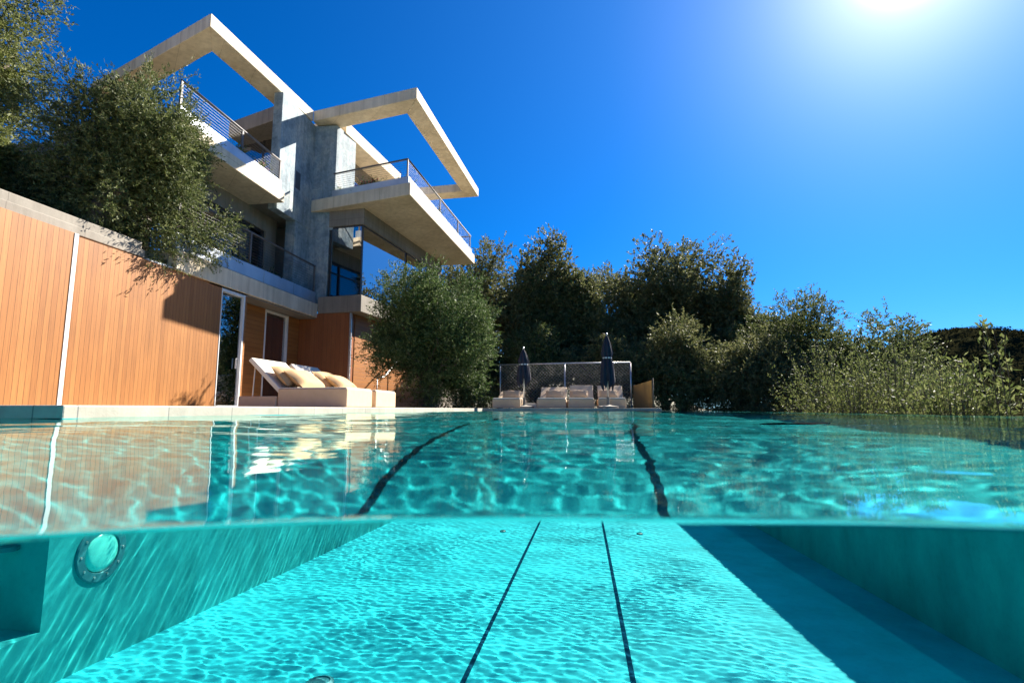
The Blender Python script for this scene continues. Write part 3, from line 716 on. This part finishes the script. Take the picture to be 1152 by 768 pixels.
#FURNITURE>
#PLANTS<
# ------------------------------------------------------------------ plants
def leaf_quads(rg, base, direc, L, Wd, droop=0.):
    """one narrow leaf per row: base point and unit direction"""
    n = len(base); r = rg.normal(0, 1, (n, 3)); p = np.cross(direc, r); p /= np.linalg.norm(p, axis=1)[:, None] + 1e-9
    L = (L * rg.uniform(.65, 1.3, (n, 1))); W_ = Wd * rg.uniform(.7, 1.25, (n, 1))
    mid = base + direc * L * .45; tip = base + direc * L; tip[:, 2] -= droop * L[:, 0]
    return np.stack([base, mid + p * W_ * .5, tip, mid - p * W_ * .5], 1).reshape(-1, 3)

def sprigs(rg, org, dirs, length, nl, L, Wd, spread=.9, curl=.25):
    """a leafy twig from each origin: nl leaves set along it"""
    n = len(org); t = np.linspace(.08, 1, nl)[None, :, None]
    ln = (length * rg.uniform(.6, 1.35, n))[:, None, None]
    bend = rg.normal(0, curl, (n, 1, 3)); bend[:, :, 2] -= curl * .5
    P = org[:, None, :] + dirs[:, None, :] * ln * t + bend * ln * t ** 2
    D = dirs[:, None, :] + rg.normal(0, spread, (n, nl, 3)) * .75
    D /= np.linalg.norm(D, axis=2)[:, :, None]
    return leaf_quads(rg, P.reshape(-1, 3), D.reshape(-1, 3), L, Wd)

def crown_mesh(name, seed, centre, rad, n_clump, n_sprig, nl, L, Wd, slen, mat, up=.35, shape=None, clump=.30, flat=1., extra=None):
    """crown built of clumps of leafy twigs; gaps between the clumps stay open"""
    rg = np.random.default_rng(seed); rad = np.array(rad, float); C = []; tries = 0
    while len(C) < n_clump and tries < 20000:
        tries += 1
        q = rg.normal(0, 1, 3); q /= np.linalg.norm(q); r = rg.uniform(.30, 1) ** .55
        q *= r * (1 + .24 * math.sin(3.6 * q[0] + seed) * math.cos(3.1 * q[1] + seed) + .15 * math.sin(5 * q[2] + 2 * seed))
        if shape is not None and not shape(q): continue
        if any(np.linalg.norm(q - c) < clump * .62 for c in C): continue
        C.append(q)
    C = np.array(C); k = len(C)
    if extra is not None: C = np.concatenate([C, np.array(extra)]); k = len(C)
    cs = rg.uniform(.65, 1.25, k)
    ci = np.repeat(np.arange(k), n_sprig)
    off = rg.normal(0, 1, (len(ci), 3)); off /= np.linalg.norm(off, axis=1)[:, None]
    org = C[ci] + off * (rg.uniform(0, 1, (len(ci), 1)) ** .5) * clump * cs[ci][:, None] * .9
    d = off * .8 + C[ci] * .55 + rg.normal(0, .35, off.shape); d[:, 2] += up
    d /= np.linalg.norm(d, axis=1)[:, None]
    W = np.array(centre) + org * rad
    V = sprigs(rg, W, d, slen, nl, L, Wd)
    # inner foliage, coarser, that closes the heart of the crown
    nin = int(len(org) * .55); ci = rg.integers(0, k, nin)
    o2 = C[ci] * rg.uniform(.25, .95, (nin, 1)) + rg.normal(0, clump * .30, (nin, 3))
    d2 = rg.normal(0, 1, (nin, 3)); d2 /= np.linalg.norm(d2, axis=1)[:, None]
    V = np.concatenate([V, sprigs(rg, np.array(centre) + o2 * rad, d2, slen * .9, max(6, nl * 2 // 3), L * 1.35, Wd * 1.7)])
    return np_mesh(name, V, np.arange(len(V)).reshape(-1, 4), mat), np.array(centre) + C * rad

def limb_path(rg, a, b, wob=.12, n=6):
    a, b = np.array(a, float), np.array(b, float); L = np.linalg.norm(b - a)
    pts = [a + (b - a) * t + rg.normal(0, wob, 3) * L * math.sin(math.pi * t) * .6 + np.array([0, 0, .10 * L * math.sin(math.pi * t)]) for t in np.linspace(0, 1, n)]
    return [tuple(p) for p in pts]

def trunk_mesh(rg, foot, fork, tips, r0, bends=2, stems=1):
    mb = MB()
    for s_ in range(stems):
        f = np.array(foot) + (rg.normal(0, r0 * 1.1, 3) * np.array([1, 1, 0]) if s_ else 0)
        pts = limb_path(rg, f, np.array(fork) + (rg.normal(0, r0 * 2, 3) if s_ else 0), .10, 7)
        mb.tube(pts, [r0 * (1.35 - .6 * i / 6) * (.8 if s_ else 1) for i in range(7)], 10)
    for tp in tips:
        start = np.array(fork) * (1 - (u := rg.uniform(0, .25))) + np.array(foot) * u
        mb.tube(limb_path(rg, start, tp, .14, 6), [r0 * .5 * (1 - .80 * i / 5) for i in range(6)], 6)
    return mb

def tree(name, seed, foot, centre, rad, label, cat, mat, n_clump=70, n_sprig=26, nl=14, L=.075, Wd=.02, slen=.3, r0=.12, group=None, up=.35, shape=None, clump=.3, stems=1, fork=None, extra=None, lims=16):
    t = thing(name, foot, label, cat, group); rg = np.random.default_rng(seed + 77)
    me, C = crown_mesh('crown', seed, centre, rad, n_clump, n_sprig, nl, L, Wd, slen, M[mat], up, shape, clump, extra=extra)
    o = bpy.data.objects.new('crown', me); COL.objects.link(o); put(o, t)
    fork = fork or tuple(np.array(foot) * .45 + (np.array(centre) - np.array([0, 0, rad[2] * .35])) * .55)
    pick = C[rg.permutation(len(C))[:lims]]
    trunk_mesh(rg, foot, fork, pick, r0, stems=stems).build('trunk', M['bark'], t, smooth=True)
    return t

# olive on the terrace, hanging over the timber wall
tree('olive_tree', 3, (-9.1, 8.35, 3.0), (-8.82, 9.05, 5.0), (1.15, 1.48, 1.62), 'large olive tree on the terrace, overhanging the timber wall and the balconies', 'tree', 'leaf_olive',
     n_clump=120, n_sprig=52, nl=15, L=.068, Wd=.02, slen=.25, r0=.12, clump=.27, stems=2, fork=(-8.95, 8.7, 3.9), lims=26,
     extra=[(.75, .55, -.80), (.80, .85, -.72), (.62, .30, -.86), (.85, 1.0, -.55), (.55, .1, -.95), (.66, .62, -.98), (.78, .9, -.9), (-.2, -.55, -.7), (-.25, -.8, -.45)])
tree('oak_tree', 9, (-15.0, 9.7, 4.9), (-14.95, 9.85, 8.1), (1.75, 1.9, 2.8), 'tall dense tree at the far left, rising out of the picture above the bank', 'tree', 'leaf_yellow',
     n_clump=120, n_sprig=46, nl=14, L=.08, Wd=.03, slen=.28, r0=.16, clump=.26)
tree('round_olive', 21, (-4.47, 14.5, DZ), (-4.34, 14.6, 2.06), (1.62, 1.38, 1.70), 'round leafy olive bush on the deck right behind the daybeds', 'tree', 'leaf_green',
     n_clump=140, n_sprig=54, nl=15, L=.072, Wd=.022, slen=.26, r0=.11, up=.5, clump=.26, stems=3, fork=(-4.4, 14.55, .87), lims=30,
     shape=lambda q: q[2] > -.62 or (q[0] > .0 and q[2] > -.95))
tree('bank_shrub', 12, (-10.9, 8.9, 3.9), (-10.6, 9.0, 4.35), (.62, .7, .50), 'dark low shrub on the dry bank left of the large olive', 'shrub', 'leaf_olive',
     n_clump=50, n_sprig=40, nl=12, L=.07, Wd=.024, slen=.22, r0=.05, group='shrubs on the bank above the retaining wall')
tree('bank_shrub', 13, (-11.5, 8.1, 4.1), (-11.6, 8.2, 4.85), (.75, .7, .60), 'shrub at the left picture edge, on the bank under the tall tree', 'shrub', 'leaf_yellow',
     n_clump=46, n_sprig=40, nl=12, L=.07, Wd=.024, slen=.22, r0=.05, group='shrubs on the bank above the retaining wall')
# trees beyond the loungers
BG = 'trees beyond the loungers'
far = [
 ('evergreen_tree', 31, (-5.5, 25.0), (2.3, 2.0), .4, 7.7, 'dark tree rising behind the end of the big balcony', 'leaf_dark', 70),
 ('evergreen_tree', 32, (-1.75, 20.6), (1.75, 1.6), .4, 6.35, 'dark tree with the highest crown, behind the left folded parasol', 'leaf_dark', 80),
 ('evergreen_tree', 33, (-.25, 20.9), (1.35, 1.4), .4, 5.1, 'smaller dark tree filling the gap right of the highest crown', 'leaf_dark', 60),
 ('evergreen_tree', 34, (3.35, 23.6), (2.75, 2.2), .3, 6.95, 'broad dark olive tree behind the right folded parasol', 'leaf_dark', 120),
 ('evergreen_tree', 35, (6.0, 22.6), (1.45, 1.6), .3, 5.6, 'tree with a thin trailing branch at the right of the broad dark olive', 'leaf_dark', 60),
 ('wild_olive', 36, (7.3, 19.6), (1.9, 1.6), -.6, 3.45, 'wild olive with an uneven grey green crown above the right end of the pool', 'leaf_olive', 80),
 ('wild_olive', 37, (9.0, 18.0), (1.5, 1.5), -.8, 2.8, 'wild olive standing between the grey green one and the pale shrubs', 'leaf_olive', 60),
 ('wild_olive', 38, (5.2, 18.2), (1.7, 1.3), -.5, 2.3, 'low dark wild olive right behind the pool edge under the thin trailing branch', 'leaf_dark', 60),
 ('wild_olive', 39, (-1.75, 18.0), (1.05, .9), .1, 2.55, 'pale bushy wild olive behind the wire fence and left parasol', 'leaf_olive', 46),
 ('wild_olive', 40, (-3.5, 18.6), (1.1, 1.0), .1, 2.4, 'shaded wild olive between the round bush and the wire fence', 'leaf_dark', 46),
 ('wild_olive', 41, (1.1, 18.4), (1.5, 1.1), .1, 2.5, 'dark wild olive behind the right half of the wire fence', 'leaf_dark', 56),
 ('wild_olive', 42, (3.1, 18.0), (1.5, 1.2), -.3, 2.6, 'dark wild olive just right of the reed screen', 'leaf_dark', 56),
]
for name, seed, (x, y), (rx, ry), zb, zt, lab, mat, nc_ in far:
    big = zt > 4; zc = zb + (zt - zb) * .54; rz = (zt - zb) * .47
    tree(name, seed, (x + .1, y, zb - .5), (x, y, zc), (rx, ry, rz), lab, 'tree', mat, n_clump=nc_, n_sprig=60 if big else 46, nl=12, L=.115 if big else .09, Wd=.05 if big else .036,
         slen=.25 if big else .23, r0=.16 if big else .08, group=BG, clump=.30, up=.15, shape=(lambda q: q[2] > -.8), lims=14,
         extra=[(1.75, 0, .10), (1.58, .1, .02), (1.4, 0, -.02), (1.22, 0, -.05)] if 'trailing branch at the right' in lab else None)

# low growth that closes the foot of the trees
rg = np.random.default_rng(99)
n = 5200; U = np.stack([rg.uniform(-7.5, 9.5, n), rg.uniform(16.6, 19.0, n), np.zeros(n)], 1)
U[:, 2] = -.5 + rg.uniform(0, 1, n) ** 1.3 * (1.25 + .35 * np.sin(U[:, 0] * 2.1) + .25 * np.sin(U[:, 0] * 5.3 + 1)) - np.clip(U[:, 0] - 2, 0, 4) * .05
d = rg.normal(0, .6, (n, 3)); d[:, 2] = np.abs(d[:, 2]) + .5; d /= np.linalg.norm(d, axis=1)[:, None]
V = sprigs(rg, U, d, .28, 10, .075, .03)
ug = bpy.data.objects.new('undergrowth', np_mesh('undergrowth', V, np.arange(len(V)).reshape(-1, 4), M['leaf_dark'])); COL.objects.link(ug)
tag(ug, 'dark low undergrowth at the foot of the trees beyond the pool', 'undergrowth', kind='stuff')

# airy shrubs beyond the pool's right edge
def shrub(name, seed, foot, h, rad, n_stem, n_leaf, label, mat, L=.052, Wd=.019, lean=(0, 0), arch=.35, group='shrubs beyond the right pool edge'):
    t = thing(name, foot, label, 'shrub', group); rg = np.random.default_rng(seed); V = []; mb = MB()
    for k in range(n_stem):
        a = rg.uniform(0, 6.283); rr = rad * math.sqrt(rg.uniform(0, 1))
        f = np.array([foot[0] + .35 * rr * math.cos(a), foot[1] + .35 * rr * math.sin(a), foot[2]])
        hh_ = h * rg.uniform(.55, 1.0) * (1 - .30 * (rr / rad) ** 2)
        tp = np.array([foot[0] + rr * math.cos(a) + lean[0] * rg.uniform(.3, 1), foot[1] + rr * math.sin(a) + lean[1], foot[2] + hh_])
        pts = []
        for s_ in np.linspace(0, 1, 7):
            p = f + (tp - f) * np.array([s_ ** (1 + arch), s_ ** (1 + arch), s_ ** .9]) + rg.normal(0, .012, 3); pts.append(p)
        mb.tube([tuple(p) for p in pts], [.010 * (1 - .75 * i / 6) for i in range(7)], 5, False)
        pts = np.array(pts); s = rg.uniform(.16, 1.0, n_leaf) * 6; i0 = np.clip(s.astype(int), 0, 5); fr = (s - i0)[:, None]
        B_ = pts[i0] * (1 - fr) + pts[i0 + 1] * fr; D = (pts[i0 + 1] - pts[i0]); D /= np.linalg.norm(D, axis=1)[:, None]
        side = rg.normal(0, 1, D.shape); D2 = D * .75 + side / np.linalg.norm(side, axis=1)[:, None] * .8; D2 /= np.linalg.norm(D2, axis=1)[:, None]
        off = rg.normal(0, .035, B_.shape)
        V.append(leaf_quads(rg, B_ + off * (1 - fr * .5), D2, L, Wd))
    V = np.concatenate(V)
    o = bpy.data.objects.new('foliage', np_mesh('foliage', V, np.arange(len(V)).reshape(-1, 4), M[mat])); COL.objects.link(o); put(o, t)
    mb.build('stem', M['bark'], t)
    return t
shrub('wild_shrub', 51, (5.0, 11.6, -1.0), 2.75, 1.0, 130, 84, 'yellow green shrub at the left end of the sunlit shrubs', 'leaf_shrub', lean=(-.25, 0))
shrub('wild_shrub', 52, (5.6, 10.6, -1.05), 2.7, 1.05, 140, 84, 'dense yellow green shrub in the middle of the sunlit shrubs', 'leaf_shrub', lean=(.1, 0))
shrub('wild_shrub', 53, (4.45, 9.6, -1.0), 1.95, .95, 120, 70, 'low yellowish shrub close to the water below the dense one', 'leaf_yellow')
shrub('wild_shrub', 54, (5.35, 8.7, -1.0), 1.95, .85, 110, 70, 'low broad leafed shrub at the foot of the tall sprigs', 'leaf_shrub', L=.07, Wd=.026)
shrub('wild_shrub', 55, (5.75, 8.2, -1.0), 2.75, .36, 13, 64, 'tall thin sprigs standing out against the sky before the distant hill', 'leaf_shrub', L=.095, Wd=.032, lean=(-.05, 0), arch=.1)
shrub('wild_shrub', 56, (6.3, 8.2, -1.0), 1.75, .35, 16, 40, 'short upright sprig at the right end of the sunlit shrubs', 'leaf_shrub', L=.06, Wd=.02, arch=.1)
shrub('wild_shrub', 57, (6.9, 12.6, -1.0), 2.6, 1.2, 120, 60, 'shrub behind the tall sprigs, greyer than its neighbours', 'leaf_olive', L=.08, Wd=.024)

# pots and planting on the balconies
def pot_plant(x, y, z, r, h, mat, leaf, label, seed, flowers=None):
    x, y, z = grow(x, y, z)
    t = thing('potted_plant', (x, y, z), label, 'plant', 'potted plants on the balconies'); rg = np.random.default_rng(seed)
    MB().lathe((x, y, z), [(r * .7, 0), (r, h * .8), (r * 1.1, h * .82), (r * 1.1, h), (r * .9, h), (r * .88, h * .85)], 18).build('pot', M[mat], t, smooth=False)
    n = 70; d = rg.normal(0, 1, (n, 3)); d[:, 2] = np.abs(d[:, 2]) + .3; d /= np.linalg.norm(d, axis=1)[:, None]
    org = np.array([x, y, z + h * .9]) + rg.normal(0, r * .4, (n, 3)) * np.array([1, 1, .1])
    V = sprigs(rg, org, d, r * 2.0, 9, r * .55, r * .2)
    o = bpy.data.objects.new('foliage', np_mesh('foliage', V, np.arange(len(V)).reshape(-1, 4), M[leaf])); COL.objects.link(o); put(o, t)
    if flowers:
        P = org[:40] + d[:40] * r * rg.uniform(1.2, 2.3, (40, 1)); q = np.repeat(P, 5, 0); dd = rg.normal(0, 1, q.shape); dd /= np.linalg.norm(dd, axis=1)[:, None]
        V = leaf_quads(rg, q, dd, r * .28, r * .2)
        o = bpy.data.objects.new('blossom', np_mesh('blossom', V, np.arange(len(V)).reshape(-1, 4), M[flowers])); COL.objects.link(o); put(o, t)
for a in (
 (-8.05, 10.45, 3.07, .15, .28, 'terracotta', 'leaf_green', 'flowering plant in a pot on the first floor balcony, beside the olive crown', 61, 'flower_pink'),
 (-8.05, 11.0, 3.07, .15, .30, 'zinc', 'leaf_green', 'bushy green plant in a grey pot left of the first floor rail post', 62, None),
 (-8.02, 12.45, 3.07, .14, .30, 'terracotta', 'leaf_green', 'pale flowering plant in the shaded corner of the first floor balcony', 63, 'flower_pink'),
 (-8.0, 10.95, 5.76, .13, .26, 'zinc', 'leaf_yellow', 'yellow green plant behind the upper balcony rail by its middle post', 64, None),
 (-8.0, 11.75, 5.76, .13, .26, 'terracotta', 'leaf_yellow', 'leafy plant behind the upper balcony rail near the tower', 65, 'flower_pink'),
 (-6.35, 14.35, 6.25, .13, .26, 'terracotta', 'leaf_green', 'red flowering plant on the front edge of the big balcony near the tower', 66, 'flower_red'),
 (-5.9, 14.22, 6.25, .13, .24, 'terracotta', 'leaf_green', 'red flowering plant in the middle of the front edge of the big balcony', 67, 'flower_red'),
 (-4.98, 14.1, 6.25, .12, .22, 'zinc', 'leaf_yellow', 'small green plant at the front corner post of the big balcony', 68, None),
 (-4.86, 16.8, 6.25, .13, .26, 'terracotta', 'leaf_green', 'red flowering plant half way along the side rail of the big balcony', 69, 'flower_red'),
 (-4.76, 18.8, 6.25, .12, .26, 'terracotta', 'leaf_green', 'red flowering plant at the far part of the side rail of the big balcony', 70, 'flower_red'),
 (-7.12, 14.52, 6.25, .10, .2, 'zinc', 'leaf_green', 'small green plant at the foot of the stone tower on the big balcony', 71, None)): pot_plant(*a)
#PLANTS>
